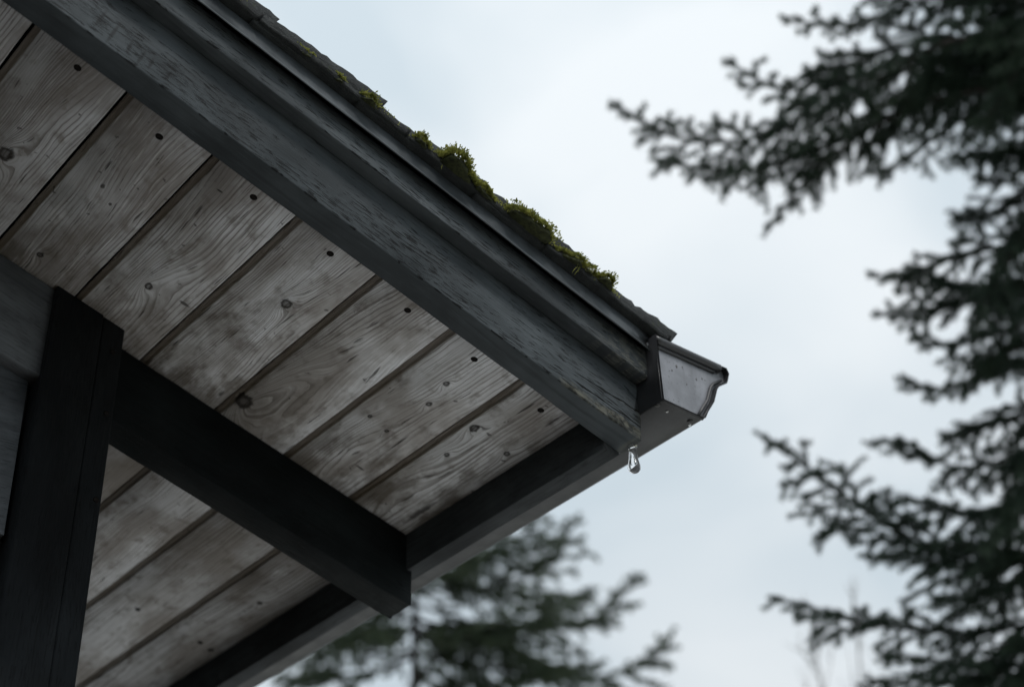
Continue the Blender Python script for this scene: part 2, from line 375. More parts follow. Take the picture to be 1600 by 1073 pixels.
m_fascia = painted_wood('dark_stained_fascia', (.038, .042, .045), 'y', .35, 6.0, spec=.08, bumpd=.0008)
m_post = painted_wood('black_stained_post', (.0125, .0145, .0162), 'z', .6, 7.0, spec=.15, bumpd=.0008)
m_siding = painted_wood('grey_stained_siding', (.100, .108, .118), 'x', .3, 8.0, bumpd=.0012)
m_drip = metal_paint('black_coated_flashing', (.055, .064, .071), .36, .5)
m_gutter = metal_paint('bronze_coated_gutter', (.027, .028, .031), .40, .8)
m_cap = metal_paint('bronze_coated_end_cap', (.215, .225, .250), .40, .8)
m_screw = simple_noise_mat('rusted_screw_head', (.005, .005, .005), (.018, .014, .012), 300, .8, bd=.0003, spec=.1)
m_grime = simple_noise_mat('grime_spot', (.05, .05, .052), (.11, .11, .11), 300, .7)
m_hole = simple_noise_mat('rot_hole', (.005, .004, .004), (.014, .011, .009), 300, .9)

# ------------------------------------------------------------------ house: rake (barge) end
L = 3.75
# end plumb cut: r shifts with n so that X stays constant
plumb = lambda p, q: -q * math.tan(TH)                      # at height q above P0 (profile in y,z)
part('barge_board', board_mesh('barge_board', rr(0, 0, .050, .190, .0022), 'x', -L, 0.0, 150, m_barge, .0005, 16, 3, end1=lambda p, q: plumb(p, q) * .72), P0, ROT)
_b = [x for x in SC.objects if x.name == 'barge_board'][0].data
for v_ in _b.vertices:                                      # the low end has begun to rot along its lower arris
    if v_.co.x > -.17 and v_.co.z < .012 and v_.co.y < .010:
        k_ = (v_.co.x + .17) / .17; v_.co.z += abs(vnoise(v_.co.x * 120, 4.0)) * .0045 * k_; v_.co.y += abs(vnoise(v_.co.x * 90, 8.0)) * .0035 * k_
part('trim_board', board_mesh('trim_board', rr(-.028, .110, -.0005, .166, .0018), 'x', -L, 0.0, 120, m_trim, .0004, 16, 5, end1=plumb), P0, ROT)
# drip edge: thin bent metal, profile in (y, n)
dp = [(.05, .1945), (-.0345, .1945), (-.036, .193), (-.0362, .180), (-.0380, .170), (-.0412, .1605), (-.0455, .1545), (-.0462, .1520), (-.0442, .1515), (-.0425, .1545), (-.0335, .1700), (-.0335, .1920), (.05, .1925)]
me = board_mesh('drip_edge', dp, 'x', -L, -.004, 90, m_drip, .0007, 7, 9, end1=plumb)
part('drip_edge', me, P0, ROT)
# roof deck with felt
part('roof_deck', board_mesh('roof_deck', [(.051, NS + .045), (6.5, NS + .045), (6.5, .1915), (.051, .1915)], 'x', -L, -.045, 4, m_beam, 0, 1, 0), P0, ROT)
part('roof_sheathing', board_mesh('roof_sheathing', [(-.030, .1950), (6.5, .1950), (6.5, .1975), (-.030, .1975)], 'x', -L, .02, 4, m_drip, 0, 1, 0), P0, ROT)

# ------------------------------------------------------------------ house: soffit planks
gaps = [-1.145, -.984, -.828, -.668, -.507, -.3515, -.197, -.0405]
bounds = [-1.145 - .158 * k for k in range(12, 0, -1)] + gaps
def uv(px, py, r0):
    r, y = soffit(px, py); return (y, r - r0)                # (along, across)
KN = {  # knots (px, py, radius m, ring pull), arches (px, py, su, sv, A), scars (px, py, su, sv); tint paints the light falling off up the slope
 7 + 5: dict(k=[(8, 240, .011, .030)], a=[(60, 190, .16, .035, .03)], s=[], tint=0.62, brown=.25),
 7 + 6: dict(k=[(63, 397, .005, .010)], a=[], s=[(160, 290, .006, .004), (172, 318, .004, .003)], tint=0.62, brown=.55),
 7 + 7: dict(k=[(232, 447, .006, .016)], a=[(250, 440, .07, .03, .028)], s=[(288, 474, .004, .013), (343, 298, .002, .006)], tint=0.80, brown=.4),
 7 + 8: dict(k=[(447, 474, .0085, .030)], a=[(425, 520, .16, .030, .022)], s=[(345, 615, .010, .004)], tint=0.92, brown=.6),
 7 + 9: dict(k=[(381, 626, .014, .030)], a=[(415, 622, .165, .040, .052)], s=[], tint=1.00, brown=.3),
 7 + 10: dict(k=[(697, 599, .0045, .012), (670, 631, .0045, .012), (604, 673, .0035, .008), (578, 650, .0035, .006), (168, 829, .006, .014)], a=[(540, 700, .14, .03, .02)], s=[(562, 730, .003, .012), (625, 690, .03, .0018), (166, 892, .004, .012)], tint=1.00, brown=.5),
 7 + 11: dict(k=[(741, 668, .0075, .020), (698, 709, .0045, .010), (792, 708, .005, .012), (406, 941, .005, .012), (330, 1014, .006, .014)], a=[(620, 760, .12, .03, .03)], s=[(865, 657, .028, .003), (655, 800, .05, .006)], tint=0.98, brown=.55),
}
screws = [(121, 106), (249, 213), (396, 308), (516, 396), (637, 484), (741, 561), (845, 640)]
def disc_mesh(name, r, mat, depth=.0015, n=14, recess=True):
    V = []; rings = [(r, .0004), (r, -depth * .3), (r * .85, -depth * .5), (r * .3, -depth * .45)]
    a = np.arange(n) / n * 2 * math.pi
    R3 = np.array([np.stack([np.cos(a) * q, np.sin(a) * q, np.full(n, z)], 1) for q, z in rings])
    V, T, Q = loft(R3); return mesh_np(name, V, T, Q, [mat], False)
me_screw = disc_mesh('screw_head', .0062, m_screw)
def plank_profile(W):
    return [(.0042, .0065), (.0128, .0065), (.0136, .0052), (.0140, .0012), (.0152, 0), (W - .0022, 0), (W - .0008, .0012), (W - .0008, .0188), (.0042, .0188)]
misc = None
for i in range(len(bounds) - 1):
    r0, r1 = bounds[i], bounds[i + 1]; W = r1 - r0; vi = i
    kd = KN.get(i)
    nm = 'weathered_fir_plank_%d' % i
    if kd is not None or i == len(bounds) - 2 - 7 or i == 11:
        kd = kd or dict(k=[], a=[], s=[], tint=.6, brown=.3)
        kk = [uv(a, b, r0) + (r * 1.25, A) for a, b, r, A in kd['k']]
        aa = [uv(a, b, r0) + (su, sv, A) for a, b, su, sv, A in kd['a']]
        ss = [uv(a, b, r0) + (su, sv) for a, b, su, sv in kd['s']]
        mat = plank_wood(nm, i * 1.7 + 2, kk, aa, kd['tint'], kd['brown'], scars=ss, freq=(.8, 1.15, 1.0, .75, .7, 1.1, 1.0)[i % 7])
    else:
        if misc is None: misc = plank_wood('weathered_fir_plank', 77, [(.3, .07, .007, .02)], [], .95, .4)
        mat = misc
    far = 6.4 if r1 > -.70 else .66
    me = board_mesh('soffit_plank', plank_profile(W), 'y', .046, far, 90 if far < 1 else 300, mat, .00035, 22, i * 5 + 1, edge={3: .0010, 4: .0012})
    z = .0006 * math.sin(i * 2.3)
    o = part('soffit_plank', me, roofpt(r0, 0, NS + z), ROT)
    for (px, py) in screws:
        r, y = soffit(px, py)
        if r0 < r < r1:
            sub('screw_head', me_screw, o, (r - r0, y, .0003)); 
    # a second row of screws over the beam line further in
    if far > 1:
        for yy in (1.28, 1.93, 2.6): sub('screw_head', me_screw, o, (W * .55, yy + .01 * math.sin(i * 3), .0003))

# ------------------------------------------------------------------ house: outrigger beam, fascia, post, wall
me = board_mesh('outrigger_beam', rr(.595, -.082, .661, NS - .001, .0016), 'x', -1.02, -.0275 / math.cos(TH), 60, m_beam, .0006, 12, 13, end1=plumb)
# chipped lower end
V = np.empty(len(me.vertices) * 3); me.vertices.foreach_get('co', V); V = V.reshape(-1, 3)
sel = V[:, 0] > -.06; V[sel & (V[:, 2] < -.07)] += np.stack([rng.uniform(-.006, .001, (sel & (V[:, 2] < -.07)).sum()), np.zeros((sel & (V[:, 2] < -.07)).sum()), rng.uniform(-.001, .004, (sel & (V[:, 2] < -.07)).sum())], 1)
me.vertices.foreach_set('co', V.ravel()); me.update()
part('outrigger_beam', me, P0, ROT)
part('fascia_board', board_mesh('fascia_board', rr(-.041, -.002, -.0035, .168, .0020), 'y', .0515, 6.4, 160, m_fascia, .0006, 8, 21), P0)
# the fir sub-strip under the gutter back (thin bright line along the fascia foot)
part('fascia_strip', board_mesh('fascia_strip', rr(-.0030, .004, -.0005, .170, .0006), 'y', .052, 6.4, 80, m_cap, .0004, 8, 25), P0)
# corner post made of two boards (front faces at y .55), running to the ground
def plumb_top(px0, px1, y0, y1, ztop_fn, zbot, name, mat, seed, b=.0025):
    prof = rr(px0, y0, px1, y1, b)
    me = board_mesh(name, prof, 'z', zbot, 0, 70, mat, .0006, 10, seed, end1=lambda p, q: ztop_fn(p))
    return me
zs = lambda x: PZ + NS / math.cos(TH) - x * math.tan(TH) - .0008        # soffit height at X
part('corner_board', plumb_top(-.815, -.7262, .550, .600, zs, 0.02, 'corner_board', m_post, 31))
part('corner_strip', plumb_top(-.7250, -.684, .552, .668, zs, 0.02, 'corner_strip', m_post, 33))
for (px, py) in ((176, 549), (166, 645), (150, 780)):
    q = on_plane(px, py, YV, P0 + YV * .552)
    o = sub('screw_head', me_screw, [x for x in SC.objects if x.name == 'corner_strip'][0]); o.location = (q[0], .5517, q[2]); o.rotation_euler = (math.radians(-90), 0, 0); o.scale = (.8, .8, 1.5)
# wall cores
XR = -3.62                                                  # ridge
m_wall = simple_noise_mat('dark_sheathing', (.05, .05, .05), (.08, .08, .08), 5)
def prism(name, pts, y0, y1, mat):
    n = len(pts); V = [(x, y0, z) for x, z in pts] + [(x, y1, z) for x, z in pts]
    me = bpy.data.meshes.new(name); F = [tuple(range(n))[::-1], tuple(range(n, 2 * n))] + [(i, (i + 1) % n, n + (i + 1) % n, n + i) for i in range(n)]
    me.from_pydata(V, [], F); me.materials.append(mat)
    import bmesh
    bm = bmesh.new(); bm.from_mesh(me); bmesh.ops.recalc_face_normals(bm, faces=bm.faces); bm.to_mesh(me); bm.free(); return me
zt = zs(XR) - .02
part('gable_wall', prism('gable_wall', [(2 * XR + .72, .0), (-.72, 0), (-.72, zs(-.72) - .003), (XR, zt), (2 * XR + .72, zs(-.72) - .003)], .612, .665, m_wall))
part('side_wall', prism('side_wall', [(-.82, 0), (-.72, 0), (-.72, zs(-.72) - .004), (-.82, zs(-.72) - .004)], .6655, 6.2, m_wall))
part('side_wall', prism('side_wall', [(2 * XR + .72, 0), (2 * XR + .82, 0), (2 * XR + .82, zs(-.72) - .004), (2 * XR + .72, zs(-.72) - .004)], .6655, 6.2, m_wall))
part('back_wall', prism('back_wall', [(2 * XR + .72, .0), (-.72, 0), (-.72, zs(-.72) - .003), (XR, zt), (2 * XR + .72, zs(-.72) - .003)], 6.2005, 6.26, m_wall))
# frieze board under the soffit and clapboards below, gable side
part('frieze_board', board_mesh('frieze_board', rr(.562, -.1750, .604, -.0008, .003), 'x', -2.95, 0, 60, m_siding, .0008, 8, 41,
     end1=lambda p, q: -q * math.tan(TH)), roofpt(0, 0, NS) + np.array([-.8165, 0, .8165 * math.tan(TH)]) , ROT)
def clap(x0, x1, z0, h, seed):
    pr = [(.575, 0), (.600, -.0), (.600, h + .02), (.592, h + .02), (.5755, .003)]
    return board_mesh('siding_board', pr, 'x', x0, x1, max(4, int((x1 - x0) / .04)), m_siding, .0007, 8, seed)
zc = PZ - .187; EXP = .335; k = 0
while True:
    z0 = zc + (1 - k) * EXP if k else zc + EXP
    z0 = PZ + .148 - k * EXP
    if z0 - EXP < 0.0: break
    zb = z0 - EXP
    x1 = -.8165 - .006
    x0 = 2 * XR + .85
    part('siding_board', clap(x0, x1, 0, EXP, k * 3 + 1), (0, 0, zb)); k += 1
kk = 1
while True:                                                 # courses inside the gable triangle
    zb = PZ + .148 + (kk - 1) * EXP
    xa = XR + max(0, (zs(XR) - zb - EXP) / math.tan(TH)) * 1.0 if False else None
    hw = (zs(XR) - .1 - zb - EXP) / math.tan(TH)
    if hw < .2: break
    part('siding_board', clap(XR - hw, XR + hw, 0, EXP, 60 + kk), (0, 0, zb)); kk += 1
# clapboards on the eave side wall (facing +X)
for k in range(8):
    zb = .2 + k * EXP
    pr = [(-.695, 0), (-.7195, 0), (-.7195, EXP + .02), (-.712, EXP + .02)]
    if zb + EXP > zs(-.7) - .02: break
    part('siding_board', board_mesh('siding_board', pr, 'y', .670, 6.2, 60, m_siding, .0008, 6, 80 + k), (0, 0, zb))
# other slope of the roof, simple but whole
V0 = 2 * XR
me = prism('roof_slope', [(XR, zs(XR) + .03), (V0 + .0, zs(0) + .02), (V0 + .0, zs(0) + .16), (XR, zs(XR) + .17)], .0, 6.5, m_beam)
part('roof_slope', me)

# ------------------------------------------------------------------ shingles
def shingle_mat(name, seed, a, b):
    s = NT(name); n1 = s.noise(s.co, 24, 5, .65); n2 = s.noise(s.co, 420, 3, .7); n3 = s.noise(s.xyz(s.ma('MULTIPLY', s.x, 30), s.ma('MULTIPLY', s.y, 240), s.ma('MULTIPLY', s.z, 240)), 1, 3)
    c = s.mix(s.ramp(n1, .3, .7), a, b); c = s.mix(s.ramp(n2, .5, .75, 0, .55), c, (.10, .105, .10)); c = s.mix(s.ramp(n2, .5, .25, 0, .6), c, (.008, .01, .010))
    c = s.mix(s.ramp(s.noise(s.co, 55, 4, .6), .60, .74, 0, .5), c, (.045, .060, .022))
    return s.fin(c, .85, s.bump(s.ma('ADD', n2, n3), .004, 1.0), .3)
m_sh = [shingle_mat('weathered_dark_shingle_a', 1, (.020, .023, .025), (.050, .056, .058)), shingle_mat('weathered_dark_shingle_b', 2, (.016, .018, .020), (.038, .043, .044))]
def shingle_mesh(w, l, t, seed, mat, rough=.0030):
    """a thick split shingle: butt end at +x, ragged rim, uneven thickness"""
    nu, nv = 46, 8
    rg = np.random.default_rng(seed)
    us = np.linspace(-l, 0, nu + 1); vs = np.linspace(0, w, nv + 1)
    top = np.zeros((nu + 1, nv + 1, 3)); bot = top.copy()
    wz = vnoise(us * 14, seed); wv = vnoise(us * 17, seed + 3)
    for i, u in enumerate(us):
        for j, v in enumerate(vs):
            du = rg.normal(0, rough * 1.2) if i == nu else 0
            dv = (wv[i] * .0022 + rg.normal(0, .0007)) if j in (0, nv) else 0
            th = t * (1 - .55 * (-u / l)) 
            hz = wz[i] * .0012 + rg.normal(0, .0006)
            cu = -.006 if i == nu and j == nv else 0
            top[i, j] = (u + du + cu, v + dv, th + hz); bot[i, j] = (u + du * .7 - (.012 if i == nu else 0), v + dv * .6 + (.002 if j == 0 else 0), rg.normal(0, rough * .15))
    V = np.vstack([top.reshape(-1, 3), bot.reshape(-1, 3)]); n = (nu + 1) * (nv + 1); Q = []
    ix = lambda i, j: i * (nv + 1) + j
    for i in range(nu):
        for j in range(nv):
            Q.append((ix(i, j), ix(i + 1, j), ix(i + 1, j + 1), ix(i, j + 1))); Q.append((n + ix(i, j), n + ix(i, j + 1), n + ix(i + 1, j + 1), n + ix(i + 1, j)))
        Q.append((ix(i, 0), n + ix(i, 0), n + ix(i + 1, 0), ix(i + 1, 0))); Q.append((ix(i, nv), ix(i + 1, nv), n + ix(i + 1, nv), n + ix(i, nv)))
    for j in range(nv):
        Q.append((ix(nu, j), n + ix(nu, j), n + ix(nu, j + 1), ix(nu, j + 1))); Q.append((ix(0, j), ix(0, j + 1), n + ix(0, j + 1), n + ix(0, j)))
    return mesh_np('shingle', V, None, np.array(Q), [mat])
butts = [.020, -.215, -.270 + .03, -.440, -.655, -.862, -1.075, -1.29, -1.50, -1.71, -1.92, -2.13, -2.34, -2.55, -2.76, -2.97]
butts = [.010, -.232, -.440, -.650, -.860, -1.07, -1.28, -1.49, -1.70, -1.91, -2.12, -2.33, -2.54, -2.75, -2.96, -3.17, -3.38]
NB = .1980
SH = [shingle_mesh(.205, .50, .021, 100 + q, m_sh[q % 2]) for q in range(6)]
SLIM = shingle_mesh(.24, .30, .0135, 140, m_sh[1])
# starter course of short thick pieces laid end to end down the rake: the lower rough edge the photo shows
pos = -.006; q = 0
while pos > -3.3:
    me = SH[q % 6] if q % 2 else SLIM
    ln = .30 if me is SLIM else .50
    o = part('starter_shingle', me, roofpt(pos, -.0525 + .002 * math.sin(q * 2.1), NB), ROT); o.scale = (ln and .30 / ln * .98, 1.0, .95 if me is SLIM else .76)
    pos -= .294; q += 1
for ci, rb in enumerate(butts):
    ncol = 5 if ci < 8 else 3
    for cj in range(ncol):
        y = (-.049 if ci % 2 else -.0465) + cj * .207 - (0.1 if (ci % 2 and cj) else 0)
        me = SH[(ci * 5 + cj * 3) % 6]
        o = part('shingle', me, roofpt(rb + random.uniform(-.008, .008) * (1 if cj else .3), y, NB + .0105), (0, TH - .042, 0))
        o.location.z += 0.0035
        o.scale = (.92, 1, random.uniform(1.25, 1.6))
# the rest of the roof beyond the nearest columns: one layered sheet of courses
V = []; Q = []
for ci, rb in enumerate(butts):
    y0c = (5 if ci < 8 else 3) * .207 - .10
    ny = 60
    for j in range(ny):
        ya = y0c + (6.4 - y0c) * j / ny + .002; yb2 = y0c + (6.4 - y0c) * (j + 1) / ny - .002; a = rb + random.uniform(-.006, .006)
        b = len(V)
        for (r, n) in ((a, NB + .018), (a, NB + .036 + random.uniform(-.002, .003)), (a - .25, NB + .022), (a - .25, NB + .005)):
            V.append((r, ya, n)); V.append((r, yb2, n))
        Q += [(b, b + 1, b + 3, b + 2), (b + 2, b + 3, b + 5, b + 4), (b + 4, b + 5, b + 7, b + 6), (b, b + 2, b + 4, b + 6), (b + 1, b + 7, b + 5, b + 3), (b, b + 6, b + 7, b + 1)]
o = part('shingle_field', mesh_np('shingle_field', np.array(V), None, np.array(Q), [m_sh[0]]), P0, ROT); o['kind'] = 'stuff'

# ------------------------------------------------------------------ gutter
YG = -.055
gp_px = [(1101, 651), (1107, 640), (1115, 627), (1120, 607), (1124, 601), (1136, 596), (1138, 584), (1134, 575), (1127, 572)]
gp = []
for (a, b) in gp_px:
    q = on_plane(a, b, YV, P0 + YV * YG) - P0; gp.append((q[0], q[2]))
ZB = .0555; ZT = .190
outer = [(.0015, ZT), (.0015, ZB + .003), (.0045, ZB)] + [(gp[0][0] - .006, ZB), (gp[0][0] + .001, ZB + .0035)] + gp[1:]
def offset_poly(pl, d):
    pl = np.array(pl); out = []
    for i in range(len(pl)):
        t = pl[min(i + 1, len(pl) - 1)] - pl[max(i - 1, 0)]; t /= np.linalg.norm(t); out.append(pl[i] + d * np.array([-t[1], t[0]]))
    return out
inner = offset_poly(outer, .0016)
prof = [tuple(p) for p in outer] + [tuple(p) for p in inner[::-1]]
gut = part('gutter', board_mesh('gutter', prof, 'y', YG - .002, 6.3, 60, m_gutter, .00035, 4, 61, caps=False), P0)
# end cap: plate set back a little inside the rim
import bmesh
cap_out = [(.0022, ZT - .002), (.0022, ZB + .003), (.005, ZB + .0012), (gp[0][0] - .006, ZB + .0012)] + [(x - .0012, z + .0004) for x, z in gp[1:]] + [(gp[-1][0], gp[-1][1] - .004)]
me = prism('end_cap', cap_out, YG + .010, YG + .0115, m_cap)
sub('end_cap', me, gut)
# rolled rim round the outline of the end
def tube(pts, rad, n=8, name='tube', mats=(), closed=False):
    pts = np.array(pts, float); rad = np.broadcast_to(np.asarray(rad, float), (len(pts),))
    T = np.gradient(pts, axis=0); T /= np.linalg.norm(T, axis=1)[:, None] + 1e-12
    up = np.array([0, 0, 1.]) if abs(T[:, 2]).mean() < .8 else np.array([1., 0, 0])
    A = np.cross(T, up); A /= np.linalg.norm(A, axis=1)[:, None] + 1e-12; B = np.cross(T, A)
    a = np.arange(n) / n * 2 * math.pi
    R3 = pts[:, None, :] + rad[:, None, None] * (np.cos(a)[None, :, None] * A[:, None, :] + np.sin(a)[None, :, None] * B[:, None, :])
    return loft(R3)
rim = [(x, YG + .002, z) for x, z in [(.0022, ZT), (.0022, ZB + .004), (.006, ZB + .0006), (gp[0][0] - .004, ZB + .0006)] + gp[1:]]
V, T, Q = tube(rim, .0022, 8); sub('rim', mesh_np('rim', V, T, Q, [m_gutter], True), gut)
# inner fold of the rim where the ogee turns
fold = [(x - .009, YG + .0065, z + .002) for x, z in gp[:6]]
V, T, Q = tube(fold, .0030, 8); sub('fold', mesh_np('fold', V, T, Q, [m_gutter], True), gut)
# rolled hem along the top of the cap
x1g, z1g = gp[-1]
hem = [(.0025 + (x1g - .004) * t, YG + .006, ZT - .0065 + (z1g - ZT) * t + .004 * t) for t in np.linspace(0, 1, 12)]
V, T, Q = tube(hem, .0085, 12); sub('hem', mesh_np('hem', V, T, Q, [m_gutter], True), gut)
hem2 = [(.004 + (x1g - .018) * t, YG + .0085, ZT - .0175 + (z1g - ZT) * t + .004 * t) for t in np.linspace(0, 1, 12)]
V, T, Q = tube(hem2, .0036, 8); sub('hem_fold', mesh_np('hem_fold', V, T, Q, [m_gutter], True), gut)
def dome(name, r, h, mat, n=12, down=True):
    a = np.arange(n) / n * 2 * math.pi; R3 = []
    for t in np.linspace(0, .97, 6):
        q = r * math.cos(t * math.pi / 2); z = h * math.sin(t * math.pi / 2) * (-1 if down else 1); R3.append(np.stack([np.cos(a) * q, np.sin(a) * q, np.full(n, z)], 1))
    V, T, Q = loft(R3); return mesh_np(name, V, T, Q, [mat], True)
m_rivet = metal_paint('black_rivet', (.018, .018, .018), .3, .2)
for (px, py, rad_) in ((1057, 572, .0030), (1050, 578, .0022), (1088, 592, .0026), (1097, 591, .0018), (1073, 600, .0016), (1066, 573, .0018)):
    q = on_plane(px, py, YV, P0 + YV * (YG + .010)) - P0
    o = sub('dent', dome('dent', rad_ * .85, .0006, m_grime), gut, (q[0], YG + .0098, q[2]), (math.radians(-90), 0, 0)); o.scale = (.8, 1.3, 1)
rv = dome('rivet', .0052, .0032, m_rivet)
for (px, py) in ((1031, 630), (1078, 657), (1060, 690), (905, 800)):
    q = on_plane(px, py, np.array([0, 0, 1.]), P0 + np.array([0, 0, ZB])) - P0
    if q[1] < YG + .012: q[1] = YG + .016
    if q[0] < .1: sub('rivet', rv, gut, (q[0], q[1], ZB + .0002))

# ------------------------------------------------------------------ water
wm = NT('water'); wm.b.inputs['Base Color'].default_value = (1, 1, 1, 1); wm.b.inputs['Roughness'].default_value = 0.0
wm.b.inputs['IOR'].default_value = 1.333; wm.b.inputs['Transmission Weight'].default_value = 1.0; m_water = wm.m
def drop_mesh(h, r, n=24):
    prof = [(0.85, 0), (.68, .05), (.60, .14), (.62, .28), (.70, .45), (.84, .62), (.97, .76), (1.0, .82), (.92, .91), (.68, .97), (.36, .995), (.02, 1.0)]
    a = np.arange(n) / n * 2 * math.pi; R3 = []
    for q, z in prof:
        R3.append(np.stack([np.cos(a) * q * r * (1 + .03 * np.sin(a * 2 + z * 4)), np.sin(a) * q * r, np.full(n, -z * h)], 1))
    V, T, Q = loft(R3); me = mesh_np('water_drop', V, T, Q, [m_water], True)
    bm = bmesh.new(); bm.from_mesh(me); bmesh.ops.recalc_face_normals(bm, faces=bm.faces); bm.to_mesh(me); bm.free(); return me
q = on_plane(988, 699, NV, P0)
d = bpy.data.objects.new('water_drop', drop_mesh(.050, .0108)); link(d); d.location = (q[0], q[1], q[2] + .0025)
tag(d, 'clear teardrop of rainwater hanging from the low corner of the barge board', 'water drop')
db = dome('water_bead', .0030, .0035, m_water)
for (px, py, lab) in ((1077, 660, 'tiny clear water bead under the front corner of the gutter end'),
                      (1042, 641, 'tiny clear water bead near the back corner under the gutter')):
    q = on_plane(px, py, np.array([0, 0, 1.]), P0 + np.array([0, 0, ZB])); q[1] = max(q[1], YG + .012)
    o = bpy.data.objects.new('water_bead', db); link(o); o.location = (q[0], q[1], q[2] - (.0030 if px == 1077 else 0)); tag(o, lab, 'water drop')

# ------------------------------------------------------------------ moss
mm = NT('moss'); n1 = mm.noise(mm.co, 60, 4, .6); n2 = mm.noise(mm.co, 600, 2)
c = mm.mix(mm.ramp(n1, .35, .65), (.13, .155, .032), (.43, .44, .12)); c = mm.mix(mm.ramp(n2, .45, .7, 0, .5), c, (.55, .53, .22))
m_moss = mm.fin(c, .9, None, .15); thin(mm, c, .45)
md = simple_noise_mat('moss_base', (.018, .020, .010), (.045, .052, .020), 160, .95, bd=.003)
def moss(px, py, wpx, hpx, seed, label, spikes=0):
    """cushion of moss on the rake edge of the shingles; w along the slope, h above it (sizes in mm from the photo)"""
    y = -.050; base = on_plane(px, py, YV, P0 + YV * y); d = np.linalg.norm(base - CAM); s = d / FPX
    q = base - P0; r, n = q @ RV, q @ NV; W = wpx * s * 1.10; H = hpx * s * .74
    n = min(n - H * .8, NB + .034) if H > .012 else n - H * .6
    n = max(n, NB + .012)
    rg = np.random.default_rng(seed)
    e = thing('moss_clump', tuple(roofpt(r, y + .004, n)), label, 'moss', 'moss clumps along the roof edge')
    e.rotation_euler = ROT
    D = W * .55
    na, nb = 20, 8; a = np.arange(na) / na * 2 * math.pi; R3 = []
    for k in range(nb):
        t = k / (nb - 1) * .98; cr_ = math.cos(t * math.pi / 2) ** .8; z = H * math.sin(t * math.pi / 2)
        wob = 1 + .16 * np.sin(a * 3 + seed) + .08 * np.sin(a * 7 + seed * 2 + k)
        R3.append(np.stack([np.cos(a) * W / 2 * cr_ * wob, np.sin(a) * D * cr_ * wob + D * .35, z * (1 + .1 * np.sin(a * 5 + seed)) - .004 + np.minimum(0, np.sin(a)) * .010 * (1 - t)], 1))
    V, T, Q = loft(R3); sub('cushion', mesh_np('cushion', V, T, Q, [md], True), e)
    # shoots: tiny leafy spindles over the cushion
    N_ = int(600 + W * H * 3.4e6); N_ = min(N_, 6500)
    aa = rg.uniform(0, 2 * math.pi, N_); tt = np.arcsin(rg.uniform(0, 1, N_)) / (math.pi / 2)
    crr = np.cos(tt * math.pi / 2) ** .8; wob = 1 + .16 * np.sin(aa * 3 + seed)
    P = np.stack([np.cos(aa) * W / 2 * crr * wob, np.sin(aa) * D * crr * wob + D * .35, H * np.sin(tt * math.pi / 2) * (1 + .1 * np.sin(aa * 5 + seed)) - .004], 1)
    lump = .0035 * vnoise(P[:, 0] * 95 + P[:, 1] * 40, seed) ; skirt = rg.uniform(0, 1, N_) < .22
    P[skirt, :2] *= rg.uniform(1.0, 1.45, skirt.sum())[:, None]; P[skirt, 2] = np.minimum(P[skirt, 2], rg.uniform(-.003, .005, skirt.sum()))
    nrm = np.stack([np.cos(aa) * crr, np.sin(aa) * crr, .35 + np.sin(tt * math.pi / 2)], 1) + rg.normal(0, .30, (N_, 3)); nrm /= np.linalg.norm(nrm, axis=1)[:, None]
    Ln = rg.uniform(.0030, .0065, N_) * (1 + .35 * vnoise(aa * 3, seed + 5)) * (1 if W > .03 else .8); verts = []; tris = []
    A = np.cross(nrm, rg.normal(size=(N_, 3))); A /= np.linalg.norm(A, axis=1)[:, None]; B = np.cross(nrm, A)
    wd = rg.uniform(.0008, .0015, N_)
    P = P + nrm * lump[:, None]; k = 0; Vs = []; Ts = []
    for f, g in ((A, B), (B, -A)):                          # two crossed leafy blades, each a diamond
        v0 = P; v1 = P + nrm * (Ln * .6)[:, None] + f * wd[:, None]; v2 = P + nrm * Ln[:, None]; v3 = P + nrm * (Ln * .6)[:, None] - f * wd[:, None]
        Vs.append(np.stack([v0, v1, v2, v3], 1).reshape(-1, 3)); i = np.arange(N_) * 4 + k; Ts.append(np.stack([i, i + 1, i + 2, i + 3], 1)); k += 4 * N_
    if spikes:
        for _ in range(spikes):
            p = np.array([rg.uniform(-.3, .3) * W, D * .2, H * .6]); dr = np.array([rg.uniform(-.2, .7), rg.uniform(-.3, .2), 1.]); dr /= np.linalg.norm(dr); ln = rg.uniform(.008, .016)
            a3 = np.cross(dr, [0, 1, 0]); a3 /= np.linalg.norm(a3)
            Vs.append(np.array([p - a3 * .0008, p + a3 * .0008, p + dr * ln + a3 * .0005, p + dr * ln - a3 * .0005])); Ts.append(np.array([[k, k + 1, k + 2, k + 3]])); k += 4
    o = sub('shoots', mesh_np('shoots', np.vstack(Vs), None, np.vstack(Ts), [m_moss]), e); o['kind'] = 'stuff'
    return e
for i, a in enumerate([
    (478, 79, 26, 12, 'small bright moss tuft nearest the top of the roof edge'),
    (527, 125, 24, 10, 'small bright moss tuft second from the top of the roof edge'),
    (575, 155, 40, 5, 'thin flat smear of moss just above the shingle step'),
    (660, 218, 30, 9, 'thin mossy patch just up the slope from the largest cushion'),
    (716, 256, 66, 34, 'large rounded moss cushion, uppermost of the two big ones'),
    (758, 296, 32, 12, 'low moss tuft with upright spiky stalks between the two big cushions'),
    (828, 345, 74, 30, 'long large moss cushion, lower of the two big ones'),
    (893, 397, 42, 16, 'medium moss clump with root threads hanging below the big cushions'),
    (918, 418, 26, 8, 'tiny dark moss tuft between two clumps near the eave'),
    (944, 434, 44, 16, 'small domed moss clump nearest the gutter')]):
    moss(a[0], a[1], a[2], a[3], 10 + i, a[4], 5 if i == 5 else (2 if i == 4 else 0))
